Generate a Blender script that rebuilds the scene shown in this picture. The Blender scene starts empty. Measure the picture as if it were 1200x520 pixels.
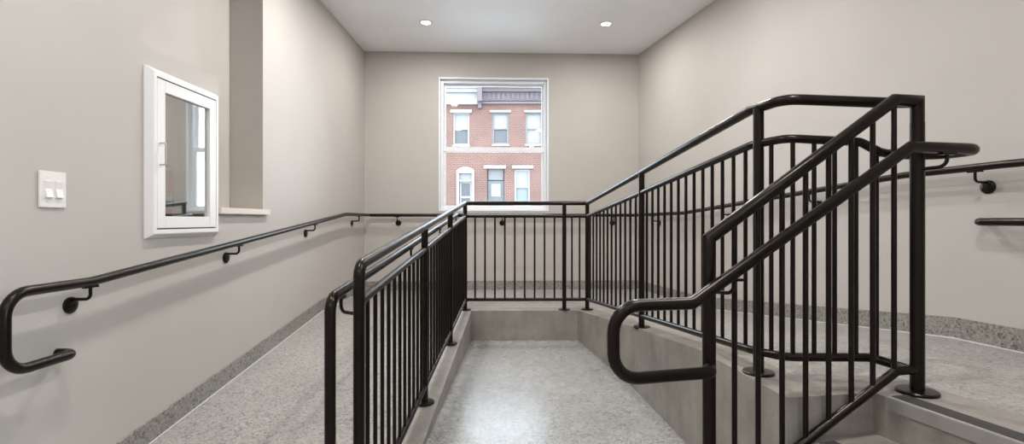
import bpy, bmesh, math
from mathutils import Vector, Matrix

SC = bpy.context.scene
UPV = Vector((0, 0, 1))
COL = SC.collection
EYE = 1.17                                   # lens height above the lower floor
PI = math.pi


def V(x, d, z):
    """metres; z is given relative to eye level, the lower floor comes out at z = 0"""
    return Vector((x, d, z + EYE))


# ------------------------------------------------------------------ materials
def new_mat(name):
    m = bpy.data.materials.new(name)
    m.use_nodes = True
    nt = m.node_tree
    return m, nt, nt.nodes['Principled BSDF']


def ramp(nt, stops):
    r = nt.nodes.new('ShaderNodeValToRGB')
    els = r.color_ramp.elements
    while len(els) < len(stops):
        els.new(0.5)
    for e, (p, c) in zip(els, stops):
        e.position = p
        e.color = (c[0], c[1], c[2], 1)
    return r


def coords(nt, scale=1.0):
    g = nt.nodes.new('ShaderNodeNewGeometry')
    mp = nt.nodes.new('ShaderNodeMapping')
    mp.inputs['Scale'].default_value = (scale, scale, scale) if not isinstance(scale, tuple) else scale
    nt.links.new(g.outputs['Position'], mp.inputs['Vector'])
    return mp.outputs['Vector']


def noise(nt, vec, scale, detail=2.0, rough=0.5):
    n = nt.nodes.new('ShaderNodeTexNoise')
    n.inputs['Scale'].default_value = scale
    n.inputs['Detail'].default_value = detail
    n.inputs['Roughness'].default_value = rough
    nt.links.new(vec, n.inputs['Vector'])
    return n.outputs['Fac']


def mixc(nt, fac, a, b, mode='MIX'):
    n = nt.nodes.new('ShaderNodeMix')
    n.data_type = 'RGBA'
    n.blend_type = mode
    for sock, val in ((n.inputs[0], fac), (n.inputs[6], a), (n.inputs[7], b)):
        if hasattr(val, 'is_linked'):
            nt.links.new(val, sock)
        elif isinstance(val, (int, float)):
            sock.default_value = val
        else:
            sock.default_value = (val[0], val[1], val[2], 1)
    return n.outputs[2]


def bump(nt, b, height, strength, dist=0.002):
    n = nt.nodes.new('ShaderNodeBump')
    n.inputs['Strength'].default_value = strength
    n.inputs['Distance'].default_value = dist
    nt.links.new(height, n.inputs['Height'])
    nt.links.new(n.outputs['Normal'], b.inputs['Normal'])


def flat(name, c, rough=0.5, metal=0.0, spec=0.5):
    m, nt, b = new_mat(name)
    b.inputs['Base Color'].default_value = (c[0], c[1], c[2], 1)
    b.inputs['Roughness'].default_value = rough
    b.inputs['Metallic'].default_value = metal
    b.inputs['Specular IOR Level'].default_value = spec
    return m


def paint(name, c, rough=0.6):
    m, nt, b = new_mat(name)
    v = coords(nt)
    n = noise(nt, v, 2.2, 3)
    r = ramp(nt, [(0.3, [k * 0.975 for k in c]), (0.7, [min(1, k * 1.02) for k in c])])
    nt.links.new(n, r.inputs['Fac'])
    nt.links.new(r.outputs['Color'], b.inputs['Base Color'])
    b.inputs['Roughness'].default_value = rough
    b.inputs['Specular IOR Level'].default_value = 0.3
    bump(nt, b, noise(nt, v, 350, 2), 0.15, 0.0006)
    return m


def terrazzo(name, dark, mid, light, rough, speck=1.0):
    """ground concrete floor showing fine aggregate"""
    m, nt, b = new_mat(name)
    v = coords(nt)
    big = noise(nt, v, 1.6, 4)
    base = ramp(nt, [(0.3, [k * 0.88 for k in mid]), (0.72, [min(1, k * 1.1) for k in mid])])
    nt.links.new(big, base.inputs['Fac'])
    f1 = noise(nt, v, 130, 4, 0.7)
    def chips(scale, stops, seed):
        off = nt.nodes.new('ShaderNodeMapping'); off.inputs['Location'].default_value = (seed, seed * 0.7, seed * 1.3)
        nt.links.new(v, off.inputs['Vector'])
        vo = nt.nodes.new('ShaderNodeTexVoronoi'); vo.inputs['Scale'].default_value = scale
        nt.links.new(off.outputs['Vector'], vo.inputs['Vector'])
        sx = nt.nodes.new('ShaderNodeSeparateColor'); nt.links.new(vo.outputs['Color'], sx.inputs[0])
        rp = ramp(nt, stops); rp.color_ramp.interpolation = 'CONSTANT'
        nt.links.new(sx.outputs[0], rp.inputs['Fac'])
        return rp.outputs['Color']
    g = lambda k: (k, k, k)
    c = mixc(nt, 1.0, base.outputs['Color'], chips(85, [(0, g(1 - 0.55 * speck)), (0.08, g(1 - 0.28 * speck)), (0.22, g(0.97)), (0.6, g(1.04)), (0.85, g(1 + 0.22 * speck))], 0.0), 'MULTIPLY')
    c = mixc(nt, 1.0, c, chips(170, [(0, g(1 - 0.4 * speck)), (0.15, g(0.95)), (0.5, g(1.03)), (0.88, g(1 + 0.2 * speck))], 3.1), 'MULTIPLY')
    nt.links.new(c, b.inputs['Base Color'])
    b.inputs['Roughness'].default_value = rough
    b.inputs['Specular IOR Level'].default_value = 0.42
    rr = nt.nodes.new('ShaderNodeMapRange')
    rr.inputs['To Min'].default_value = rough - 0.05
    rr.inputs['To Max'].default_value = rough + 0.08
    nt.links.new(noise(nt, v, 9, 3), rr.inputs['Value'])
    nt.links.new(rr.outputs['Result'], b.inputs['Roughness'])
    bump(nt, b, f1, 0.1, 0.001)
    return m


def concrete(name, c, rough=0.55):
    m, nt, b = new_mat(name)
    v = coords(nt)
    n1 = noise(nt, v, 2.6, 7, 0.68)
    r1 = ramp(nt, [(0.32, [k * 0.66 for k in c]), (0.5, [k * 0.97 for k in c]), (0.68, [k * 1.25 for k in c])])
    nt.links.new(n1, r1.inputs['Fac'])
    vs = coords(nt, (14, 14, 1.4))
    n2 = noise(nt, vs, 1.0, 3)
    r2 = ramp(nt, [(0.35, (0.93, 0.93, 0.93)), (0.65, (1.04, 1.035, 1.03))])
    nt.links.new(n2, r2.inputs['Fac'])
    c1 = mixc(nt, 1.0, r1.outputs['Color'], r2.outputs['Color'], 'MULTIPLY')
    n3 = noise(nt, v, 160, 2)
    r3 = ramp(nt, [(0.3, (0.9, 0.9, 0.9)), (0.7, (1.06, 1.06, 1.06))])
    nt.links.new(n3, r3.inputs['Fac'])
    c2 = mixc(nt, 1.0, c1, r3.outputs['Color'], 'MULTIPLY')
    nt.links.new(c2, b.inputs['Base Color'])
    b.inputs['Roughness'].default_value = rough
    bump(nt, b, n3, 0.12, 0.001)
    return m


def brick(name, c1, c2, mortar):
    m, nt, b = new_mat(name)
    g = nt.nodes.new('ShaderNodeNewGeometry')
    sp = nt.nodes.new('ShaderNodeSeparateXYZ')
    cb = nt.nodes.new('ShaderNodeCombineXYZ')
    nt.links.new(g.outputs['Position'], sp.inputs[0])
    nt.links.new(sp.outputs['X'], cb.inputs['X'])
    nt.links.new(sp.outputs['Z'], cb.inputs['Y'])
    t = nt.nodes.new('ShaderNodeTexBrick')
    t.inputs['Scale'].default_value = 1.0
    t.inputs['Brick Width'].default_value = 0.21
    t.inputs['Row Height'].default_value = 0.075
    t.inputs['Mortar Size'].default_value = 0.011
    t.inputs['Color1'].default_value = (*c1, 1)
    t.inputs['Color2'].default_value = (*c2, 1)
    t.inputs['Mortar'].default_value = (*mortar, 1)
    nt.links.new(cb.outputs[0], t.inputs['Vector'])
    r = ramp(nt, [(0.3, (0.85, 0.85, 0.85)), (0.7, (1.12, 1.1, 1.08))])
    nt.links.new(noise(nt, coords(nt), 0.9, 4), r.inputs['Fac'])
    nt.links.new(mixc(nt, 1.0, t.outputs['Color'], r.outputs['Color'], 'MULTIPLY'), b.inputs['Base Color'])
    b.inputs['Roughness'].default_value = 0.85
    return m


def glass(name):
    m, nt, b = new_mat(name)
    out = nt.nodes['Material Output']
    tr = nt.nodes.new('ShaderNodeBsdfTransparent')
    tr.inputs['Color'].default_value = (0.97, 0.985, 0.98, 1)
    gl = nt.nodes.new('ShaderNodeBsdfGlossy')
    gl.inputs['Roughness'].default_value = 0.02
    fr = nt.nodes.new('ShaderNodeFresnel'); fr.inputs['IOR'].default_value = 1.45
    mx = nt.nodes.new('ShaderNodeMixShader')
    nt.links.new(fr.outputs[0], mx.inputs[0]); nt.links.new(tr.outputs[0], mx.inputs[1]); nt.links.new(gl.outputs[0], mx.inputs[2])
    nt.links.new(mx.outputs[0], out.inputs['Surface'])
    return m


def coated_glass(name):
    """reflective tinted door glass of the extinguisher cabinet"""
    m, nt, b = new_mat(name)
    out = nt.nodes['Material Output']
    tr = nt.nodes.new('ShaderNodeBsdfTransparent')
    tr.inputs['Color'].default_value = (0.9, 0.9, 0.88, 1)
    gl = nt.nodes.new('ShaderNodeBsdfGlossy')
    gl.inputs['Roughness'].default_value = 0.03
    gl.inputs['Color'].default_value = (0.88, 0.9, 0.9, 1)
    mx = nt.nodes.new('ShaderNodeMixShader')
    mx.inputs[0].default_value = 0.52
    nt.links.new(tr.outputs[0], mx.inputs[1]); nt.links.new(gl.outputs[0], mx.inputs[2])
    nt.links.new(mx.outputs[0], out.inputs['Surface'])
    return m


def emit(name, c, s):
    m, nt, b = new_mat(name)
    b.inputs['Base Color'].default_value = (0.8, 0.8, 0.8, 1)
    b.inputs['Emission Color'].default_value = (*c, 1)
    b.inputs['Emission Strength'].default_value = s
    return m


M = dict(
    wall=paint('beige_wall_paint', (0.49, 0.459, 0.426)),
    ceiling=paint('white_ceiling_paint', (0.92, 0.92, 0.93)),
    floor=terrazzo('ground_aggregate_floor', (0.16, 0.145, 0.13), (0.34, 0.335, 0.32), (0.56, 0.55, 0.53), 0.25, 0.75),
    ramp=terrazzo('ramp_aggregate_floor', (0.15, 0.135, 0.12), (0.355, 0.34, 0.318), (0.56, 0.53, 0.49), 0.33, 0.7),
    base=terrazzo('speckled_baseboard', (0.09, 0.085, 0.08), (0.27, 0.255, 0.23), (0.42, 0.40, 0.37), 0.4, 0.9),
    conc=concrete('smooth_cast_concrete', (0.30, 0.277, 0.247)),
    grip=flat('dark_abrasive_grip', (0.05, 0.047, 0.045), 0.9),
    nosing=flat('worn_nosing_metal', (0.38, 0.36, 0.34), 0.45, 0.3),
    caulk=flat('pale_joint_sealant', (0.55, 0.54, 0.53), 0.4),
    white=flat('white_enamel', (0.80, 0.79, 0.78), 0.35),
    vinyl=flat('white_window_vinyl', (0.80, 0.82, 0.85), 0.35),
    plastic=flat('white_switch_plastic', (0.78, 0.75, 0.72), 0.3),
    steel=flat('brushed_steel', (0.55, 0.54, 0.52), 0.3, 1.0),
    shelf=paint('pale_sill_stone', (0.66, 0.60, 0.53), 0.4),
    inner=flat('cabinet_lining', (0.85, 0.85, 0.84), 0.6),
    red=flat('extinguisher_red', (0.6, 0.03, 0.02), 0.3),
    rubber=flat('black_rubber', (0.02, 0.02, 0.02), 0.5),
    label=flat('white_sticker', (0.75, 0.74, 0.7), 0.5),
    gap=flat('shadow_gap_gasket', (0.12, 0.12, 0.12), 0.8),
    lens=emit('downlight_lens', (1.0, 0.97, 0.92), 14.0),
    glass=glass('window_glass'),
    mirror=coated_glass('cabinet_glass'),
    brick=brick('red_brick', (0.074, 0.025, 0.018), (0.096, 0.038, 0.028), (0.13, 0.098, 0.082)),
    trimw=flat('white_painted_trim', (0.195, 0.188, 0.178), 0.6),
    greyt=flat('grey_painted_trim', (0.11, 0.108, 0.11), 0.6),
    mauve=flat('mauve_cornice_paint', (0.075, 0.058, 0.063), 0.7),
    pane=flat('far_window_pane', (0.04, 0.042, 0.047), 0.4),
    blind=flat('drawn_white_blind', (0.155, 0.152, 0.15), 0.6),
    teal=flat('pale_teal_curtain', (0.12, 0.14, 0.145), 0.7),
    doorgr=flat('grey_green_door', (0.06, 0.068, 0.07), 0.5),
    asphalt=concrete('street_paving', (0.52, 0.52, 0.52), 0.9),
)
mb, nt_, bb = new_mat('black_powder_coat')
bb.inputs['Base Color'].default_value = (0.004, 0.003, 0.0025, 1)
bb.inputs['Roughness'].default_value = 0.28
bb.inputs['Specular IOR Level'].default_value = 0.30
bb.inputs['Specular Tint'].default_value = (1.0, 0.86, 0.76, 1)
bump(nt_, bb, noise(nt_, coords(nt_), 500, 2), 0.12, 0.0004)
M['black'] = mb


# ------------------------------------------------------------------ mesh helpers
def link(name, bm, mat, parent=None, smooth=False, bevel=0.0, loc=None):
    """turn a bmesh (world coordinates) into ONE mesh object, origin moved to its base"""
    me = bpy.data.meshes.new(name)
    bmesh.ops.recalc_face_normals(bm, faces=bm.faces[:])
    if bevel > 0:
        bmesh.ops.bevel(bm, geom=bm.edges[:], offset=bevel, segments=2, affect='EDGES', clamp_overlap=True)
    if loc is None:
        xs = [v.co for v in bm.verts]
        lo = Vector((min(v.x for v in xs), min(v.y for v in xs), min(v.z for v in xs)))
        hi = Vector((max(v.x for v in xs), max(v.y for v in xs), max(v.z for v in xs)))
        loc = Vector(((lo.x + hi.x) / 2, (lo.y + hi.y) / 2, lo.z))
    for v in bm.verts:
        v.co -= loc
    bm.to_mesh(me)
    bm.free()
    me.materials.append(mat)
    if smooth:
        me.polygons.foreach_set('use_smooth', [True] * len(me.polygons))
        me.set_sharp_from_angle(angle=math.radians(40))
    o = bpy.data.objects.new(name, me)
    COL.objects.link(o)
    if parent is not None:
        o.parent = parent
        o.location = loc - world_loc(parent)
    else:
        o.location = loc
    return o


def world_loc(o):
    p = Vector(o.location)
    while o.parent is not None:
        o = o.parent
        p += Vector(o.location)
    return p


def thing(name, loc, label, cat, group=None):
    o = bpy.data.objects.new(name, None)
    o.empty_display_size = 0.1
    COL.objects.link(o)
    o.location = loc
    o['label'] = label
    o['category'] = cat
    if group:
        o['group'] = group
    return o


def struct(o, label=None):
    o['kind'] = 'structure'
    if label:
        o['label'] = label
    return o


def prism(bm, pts, dvec):
    """extrude a planar polygon (list of Vectors) by dvec"""
    a = [bm.verts.new(p) for p in pts]
    b = [bm.verts.new(p + dvec) for p in pts]
    bm.faces.new(a)
    bm.faces.new(list(reversed(b)))
    n = len(pts)
    for i in range(n):
        j = (i + 1) % n
        bm.faces.new((a[i], a[j], b[j], b[i]))


def box(bm, lo, hi):
    x0, y0, z0 = lo; x1, y1, z1 = hi
    prism(bm, [Vector((x0, y0, z0)), Vector((x1, y0, z0)), Vector((x1, y1, z0)), Vector((x0, y1, z0))], Vector((0, 0, z1 - z0)))


def obox(bm, o, u, v, w, a, b, c):
    """box spanning a=(a0,a1) along u, b along v, c along w from origin o"""
    P = lambda i, j: o + u * i + v * j + w * c[0]
    prism(bm, [P(a[0], b[0]), P(a[1], b[0]), P(a[1], b[1]), P(a[0], b[1])], w * (c[1] - c[0]))


def slab(bm, quads_top, zbot):
    """column of concrete under a top polygon (vertices with own heights) down to zbot"""
    for q in quads_top:
        t = [bm.verts.new(p) for p in q]
        b = [bm.verts.new(Vector((p.x, p.y, zbot))) for p in q]
        bm.faces.new(t)
        bm.faces.new(list(reversed(b)))
        n = len(q)
        for i in range(n):
            j = (i + 1) % n
            bm.faces.new((t[i], t[j], b[j], b[i]))


def fillet(pts, radii):
    """polyline with arcs at the inner corners; radius 0 keeps a mitred corner"""
    out = [pts[0]]
    for i in range(1, len(pts) - 1):
        p, a, b = pts[i], pts[i - 1], pts[i + 1]
        r = radii[i] if isinstance(radii, (list, tuple)) else radii
        u = (a - p).normalized(); w = (b - p).normalized()
        ang = u.angle(w)
        if r <= 0 or ang > PI - 0.02:
            out.append(p); continue
        t = r / math.tan(ang / 2)
        t = min(t, (a - p).length * 0.49 if i > 1 else (a - p).length * 0.98, (b - p).length * (0.49 if i < len(pts) - 2 else 0.98))
        r2 = t * math.tan(ang / 2)
        c = p + (u + w).normalized() * (r2 / math.sin(ang / 2))
        s = p + u * t - c; e = p + w * t - c
        n = max(3, int((PI - ang) / 0.2))
        tot = s.angle(e)
        for k in range(n + 1):
            f = k / n
            v = (s * math.sin((1 - f) * tot) + e * math.sin(f * tot)) / math.sin(tot)
            out.append(c + v)
    out.append(pts[-1])
    return out


def tube(bm, pts, r, radii=0.0, seg=16, round_end=(False, False)):
    path = fillet([Vector(p) for p in pts], radii)
    path = [p for i, p in enumerate(path) if i == 0 or (p - path[i - 1]).length > 1e-5]
    n = len(path)
    T = []
    for i in range(n):
        if i == 0: t = path[1] - path[0]
        elif i == n - 1: t = path[-1] - path[-2]
        else: t = (path[i] - path[i - 1]).normalized() + (path[i + 1] - path[i]).normalized()
        T.append(t.normalized())
    ref = Vector((0, 0, 1)) if abs(T[0].z) < 0.9 else Vector((0, 1, 0))
    N = (ref - T[0] * ref.dot(T[0])).normalized()
    prev = None
    rings = []
    specs = []
    def add_cap(p, t, Nn, sign):
        rr = []
        for k in (3, 2, 1):
            a = k * PI / 8
            rr.append((p + t * sign * r * math.sin(a), t, Nn, r * math.cos(a), None))
        return rr
    for i in range(n):
        if i > 0:
            ax = T[i - 1].cross(T[i])
            if ax.length > 1e-7:
                N = Matrix.Rotation(T[i - 1].angle(T[i]), 3, ax.normalized()) @ N
            N = (N - T[i] * N.dot(T[i])).normalized()
        st = None
        if 0 < i < n - 1:
            a = (path[i] - path[i - 1]).normalized(); b = (path[i + 1] - path[i]).normalized()
            ca = a.angle(b) / 2
            if ca > 1e-4:
                inb = (b - a).normalized()
                st = (inb, 1 / max(0.2, math.cos(ca)))
        specs.append((path[i], T[i], N.copy(), r, st))
    if round_end[0]:
        specs = add_cap(path[0], T[0], specs[0][2], -1) + specs
    if round_end[1]:
        specs = specs + list(reversed(add_cap(path[-1], T[-1], specs[-1][2], 1)))
    for (p, t, Nn, rad, st) in specs:
        B = t.cross(Nn)
        ring = []
        for k in range(seg):
            a = 2 * PI * k / seg
            o = (Nn * math.cos(a) + B * math.sin(a)) * rad
            if st:
                o = o + st[0] * (o.dot(st[0]) * (st[1] - 1))
            ring.append(bm.verts.new(p + o))
        rings.append(ring)
    for i in range(len(rings) - 1):
        for k in range(seg):
            j = (k + 1) % seg
            bm.faces.new((rings[i][k], rings[i][j], rings[i + 1][j], rings[i + 1][k]))
    bm.faces.new(list(reversed(rings[0])))
    bm.faces.new(rings[-1])


def mk_tube(name, pts, r, parent, radii=0.0, mat=None, seg=16, round_end=(False, False)):
    bm = bmesh.new()
    tube(bm, pts, r, radii, seg, round_end)
    return link(name, bm, mat or M['black'], parent, smooth=True)


def lathe(bm, c, axis, prof, seg=24):
    """prof: list of (distance along axis, radius)"""
    axis = axis.normalized()
    ref = Vector((0, 0, 1)) if abs(axis.z) < 0.9 else Vector((1, 0, 0))
    N = (ref - axis * ref.dot(axis)).normalized(); B = axis.cross(N)
    rings = []
    for h, r in prof:
        rings.append([bm.verts.new(c + axis * h + (N * math.cos(2 * PI * k / seg) + B * math.sin(2 * PI * k / seg)) * r) for k in range(seg)])
    for i in range(len(rings) - 1):
        for k in range(seg):
            j = (k + 1) % seg
            bm.faces.new((rings[i][k], rings[i][j], rings[i + 1][j], rings[i + 1][k]))
    bm.faces.new(list(reversed(rings[0]))); bm.faces.new(rings[-1])


# ------------------------------------------------------------------ plan of the room (eye-relative metres)
LW = -1.857                                   # left wall plane
FRONT = -2.6                                  # wall behind the viewpoint
ZL, ZLAND, ZTOP, ZC = -1.17, -0.88, -0.64, 2.125   # lower floor, turning landing, stair landing, ceiling
BL = Vector((LW, 6.44, 0)); BR = Vector((1.62, 6.57, 0))
RW = lambda d: 1.62 + 0.21 * (6.57 - d)       # right wall, splayed outwards towards the camera
TH = 0.2


def zleft(d):
    return max(ZL, min(ZLAND, ZLAND - 0.107 * (4.98 - d)))


def sright(x, d):
    return d - 0.17 * (x - 0.7)


def zright(x, d):
    return min(ZTOP, max(ZLAND, ZLAND + 0.098 * (4.95 - sright(x, d))))


def row(s, x):
    """point on the cross line of the right ramp with coordinate s at plan position x"""
    return s + 0.17 * (x - 0.7)


def right_wall_d(s):
    # intersection of a cross line with the right wall
    # d = s + .17(x-.7), x = 1.62+.21(6.57-d)
    d = (s + 0.17 * (1.62 + 0.21 * 6.57 - 0.7)) / (1 + 0.17 * 0.21)
    return RW(d), d


# ceiling
bm = bmesh.new()
prism(bm, [V(LW - 0.5, FRONT - TH, ZC), V(RW(FRONT) + 0.5, FRONT - TH, ZC), V(2.2, 6.9, ZC), V(LW - 0.5, 6.9, ZC)], Vector((0, 0, 0.15)))
struct(link('ceiling', bm, M['ceiling']), 'plain white ceiling with round recessed downlights')

# floors -------------------------------------------------------------
bm = bmesh.new()
prism(bm, [V(LW - 0.1, FRONT - 0.1, ZL - 0.1), V(RW(FRONT) + 0.1, FRONT - 0.1, ZL - 0.1), V(RW(5.2) + .1, 5.2, ZL - 0.1), V(LW - 0.1, 5.2, ZL - 0.1)], Vector((0, 0, 0.1)))
struct(link('floor', bm, M['floor']), 'polished speckled floor of the sunken middle aisle')

LEDGE_L = lambda d: -0.395 - 0.0244 * (4.98 - d)      # inner edge of left curb
bm = bmesh.new()
ds = 2.27
slab(bm, [[V(LW, ds, ZL), V(-0.66, ds, ZL), V(-0.62, 4.98, ZLAND), V(LW, 4.98, ZLAND)]], ZL + EYE)
o = link('left_ramp', bm, M['ramp']); struct(o, 'speckled ramp rising along the left wall towards the window')

bm = bmesh.new()
slab(bm, [[V(-0.66, ds, ZL), V(LEDGE_L(ds), ds, ZL), V(LEDGE_L(4.98), 4.98, ZLAND), V(-0.62, 4.98, ZLAND)]], ZL + EYE)
struct(link('left_concrete_curb', bm, M['conc']), 'smooth concrete curb left of the sunken aisle')

# right curb edge polyline (top inner edge)
EDGE = [(0.645, 5.0), (0.85, 3.55), (0.93, 2.48), (0.990, 1.846)]
def off_edge(i, w=0.20):
    x, d = EDGE[i]
    return (x + w, d + 0.17 * w)
# turning landing: rear slab
xr, dr = right_wall_d(4.95)
bm = bmesh.new()
slab(bm, [[V(LW, 4.98, ZLAND), V(-0.62, 4.98, ZLAND), V(-0.62, 5.16, ZLAND), V(LW, 5.16, ZLAND)],
          [V(LW, 5.16, ZLAND), V(0.845, 5.16, ZLAND), V(xr, dr, ZLAND), V(BR.x, BR.y, ZLAND), V(LW, 6.44, ZLAND)],
          [V(0.845, 5.16, ZLAND), V(0.845, row(4.95, 0.845), ZLAND), V(xr, dr, ZLAND)]], ZL + EYE)
struct(link('window_landing', bm, M['ramp']), 'level landing floor below the window')
bm = bmesh.new()
slab(bm, [[V(-0.62, 4.98, ZLAND), V(-0.395, 4.98, ZLAND), V(0.645, 5.0, ZLAND), V(0.845, row(4.95, 0.845), ZLAND), V(0.845, 5.16, ZLAND), V(-0.62, 5.16, ZLAND)]], ZL + EYE)
struct(link('end_concrete_curb', bm, M['conc']), 'smooth concrete curb closing the far end of the aisle')

# right ramp + stair landing
NOS0 = Vector((1.345, 1.906, 0))                 # left end of the top stair nosing
NDIR = Vector((0.25, -0.968, 0)).normalized()      # nosing line, towards the camera
NPERP = Vector((0.968, 0.25, 0)).normalized()
LEN = 2.0
def outl(i):
    return off_edge(i)
rows = []
for i, (x, d) in enumerate(EDGE):
    s = sright(x, d)
    rows.append((s, (x, d)))
# break row where the ramp meets the landing (s = 2.5)
def lerp_edge(s):
    for i in range(len(EDGE) - 1):
        s0 = sright(*EDGE[i]); s1 = sright(*EDGE[i + 1])
        if s1 <= s <= s0:
            f = (s0 - s) / (s0 - s1)
            return (EDGE[i][0] + f * (EDGE[i + 1][0] - EDGE[i][0]), EDGE[i][1] + f * (EDGE[i + 1][1] - EDGE[i][1]))
S_ROWS = [4.95, sright(*EDGE[1]), 2.501, sright(*EDGE[2]), 2.05]
S_TOP = 2.501
curb = bmesh.new(); terr = bmesh.new()
for a, b in zip(S_ROWS[:-1], S_ROWS[1:]):
    ea, eb = lerp_edge(min(a, sright(*EDGE[0]))), lerp_edge(b)
    if a == 4.95: ea = EDGE[0]
    oa = (ea[0] + 0.2, ea[1] + 0.034); ob = (eb[0] + 0.2, eb[1] + 0.034)
    if a == 4.95: oa = (0.845, row(4.95, 0.845))
    wa, wb = right_wall_d(a), right_wall_d(b)
    q = lambda p: V(p[0], p[1], zright(*p))
    slab(curb, [[q(ea), q(eb), q(ob), q(oa)]], ZL + EYE)
    slab(terr, [[q(oa), q(ob), q(wb), q(wa)]], ZL + EYE)
# landing at the stair head
eb = lerp_edge(2.05); ob = (eb[0] + 0.2, eb[1] + 0.034)
wb = right_wall_d(2.05)
nA = NOS0
bord = NOS0 + NPERP * 0.27
nE = NOS0 + NDIR * LEN; bordE = bord + NDIR * LEN
Z = ZTOP
c3 = EDGE[3]
bord0 = bord - NDIR * 0.12
slab(curb, [[V(*eb, Z), V(*c3, Z), V(nA.x, nA.y, Z), V(*ob, Z)]], ZL + EYE)
slab(curb, [[V(*ob, Z), V(nA.x, nA.y, Z), V(bord0.x, bord0.y, Z)]], ZL + EYE)
slab(curb, [[V(nA.x, nA.y, Z), V(nE.x, nE.y, Z), V(bordE.x, bordE.y, Z), V(bord0.x, bord0.y, Z)]], ZL + EYE)
wE = RW(bordE.y)
slab(terr, [[V(*ob, Z), V(bord0.x, bord0.y, Z), V(*wb, Z)]], ZL + EYE)
slab(terr, [[V(bord0.x, bord0.y, Z), V(bordE.x, bordE.y, Z), V(wE, bordE.y, Z), V(*wb, Z)]], ZL + EYE)
struct(link('right_concrete_curb', curb, M['conc']), 'smooth concrete curb under the right railing and around the stair head')
struct(link('right_ramp', terr, M['ramp']), 'speckled ramp and landing along the right wall')

# stairs: four risers going down to the left from the nosing
bm = bmesh.new()
RIS = (ZTOP - ZL) / 4
LDIR = Vector((-0.986, -0.168, 0))
TRE = (0.0, 0.29, 0.45, 0.61); TZ = (ZTOP, -0.79, -0.917, -1.043)
for k in range(3):
    a = TRE[k]; b = TRE[k + 1]
    z = TZ[k + 1]
    p0 = NOS0 + LDIR * a; p1 = NOS0 + LDIR * b
    p2 = p1 + NDIR * LEN; p3 = p0 + NDIR * LEN
    slab(bm, [[V(p0.x, p0.y, z), V(p1.x, p1.y, z), V(p2.x, p2.y, z), V(p3.x, p3.y, z)]], ZL + EYE)
stairs = struct(link('stairs', bm, M['conc']), 'concrete steps going down left from the upper landing')
# nosing with dark grip on every step edge
for k in range(4):
    p0 = NOS0 + LDIR * TRE[k]
    z = TZ[k]
    if k == 0: off, ln = 0.055, LEN - 0.06
    else: off, ln = 0.05, LEN - 0.1
    s = p0 + NDIR * off
    bm = bmesh.new()
    obox(bm, V(s.x, s.y, z), NDIR, NPERP, Vector((0, 0, 1)), (0, ln), (-0.007, 0.014), (-0.045, 0.003))
    nz = link('stair_nosing', bm, M['nosing'], stairs, bevel=0.002)
    bm = bmesh.new()
    obox(bm, V(s.x, s.y, z), NDIR, NPERP, Vector((0, 0, 1)), (0, ln), (0.0145, 0.082), (-0.002, 0.0035))
    link('grip_strip', bm, M['grip'], stairs)

# walls --------------------------------------------------------------
def face_grid(bm, xs, zs, P, keep):
    """wall skin made of cells; P(x,z)->front point, keep(i,j) says which cells exist"""
    vs = {}
    def g(i, j):
        if (i, j) not in vs: vs[(i, j)] = bm.verts.new(P(xs[i], zs[j]))
        return vs[(i, j)]
    for i in range(len(xs) - 1):
        for j in range(len(zs) - 1):
            if keep(i, j):
                bm.faces.new((g(i, j), g(i + 1, j), g(i + 1, j + 1), g(i, j + 1)))


def thicken(bm, vec):
    ret = bmesh.ops.extrude_face_region(bm, geom=bm.faces[:])
    bmesh.ops.translate(bm, vec=vec, verts=[v for v in ret['geom'] if isinstance(v, bmesh.types.BMVert)])


# left wall with its stepped recess and the cut-out behind the cabinet
REC0, REC1, REC2 = 2.58, 3.24, 3.816
SILLZ, STEPZ = 0.075, 0.89
CAB = (2.615, 3.17, -0.065, 0.755)
ds_ = [FRONT, REC0, CAB[0], CAB[1], REC1, REC2, 6.60]
zs_ = [ZL, CAB[2], SILLZ, CAB[3], STEPZ, ZC]
bm = bmesh.new()
def keepL(i, j):
    d = (ds_[i] + ds_[i + 1]) / 2; z = (zs_[j] + zs_[j + 1]) / 2
    if REC0 < d < REC2 and z > STEPZ: return False
    if REC1 < d < REC2 and z > SILLZ: return False
    if CAB[0] < d < CAB[1] and CAB[2] < z < CAB[3]: return False
    return True
face_grid(bm, ds_, zs_, lambda d, z: V(LW, d, z), keepL)
thicken(bm, Vector((-0.245, 0, 0)))
struct(link('wall_left', bm, M['wall']), 'beige left wall with a tall stepped recess')
bm = bmesh.new()
prism(bm, [V(LW - 0.245, REC0 - 0.2, ZL + 1.0), V(LW - 0.245, REC2 + 0.2, ZL + 1.0), V(LW - 0.245, REC2 + 0.2, ZC), V(LW - 0.245, REC0 - 0.2, ZC)], Vector((-0.1, 0, 0)))
struct(link('wall_recess', bm, M['wall']), 'beige wall at the back of the recess in the left wall')

# back wall with the window opening
BD = (BR - BL); BLEN = BD.length; BU = BD.normalized(); BN = Vector((BU.y, -BU.x, 0))   # BN points into the room
def on_back(t, z, out=0.0):
    p = BL + BU * t + BN * out
    return V(p.x, p.y, z)
def t_at(px):
    """distance along the back wall where a plan ray x = k*d meets it"""
    k = (px - 600) / 600
    return (k * BL.y - BL.x) / (BU.x - k * BU.y)
W0, W1, WZ0, WZ1 = t_at(514.2), t_at(642.8), 0.115, 1.808
bm = bmesh.new()
ts = [-0.25, W0, W1, BLEN + 0.25]; zz = [ZL - 0.1, WZ0, WZ1, ZC]
face_grid(bm, ts, zz, lambda t, z: on_back(t, z), lambda i, j: not (i == 1 and j == 1))
thicken(bm, -BN * 0.22)
struct(link('wall_back', bm, M['wall']), 'beige back wall around the window')

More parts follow.
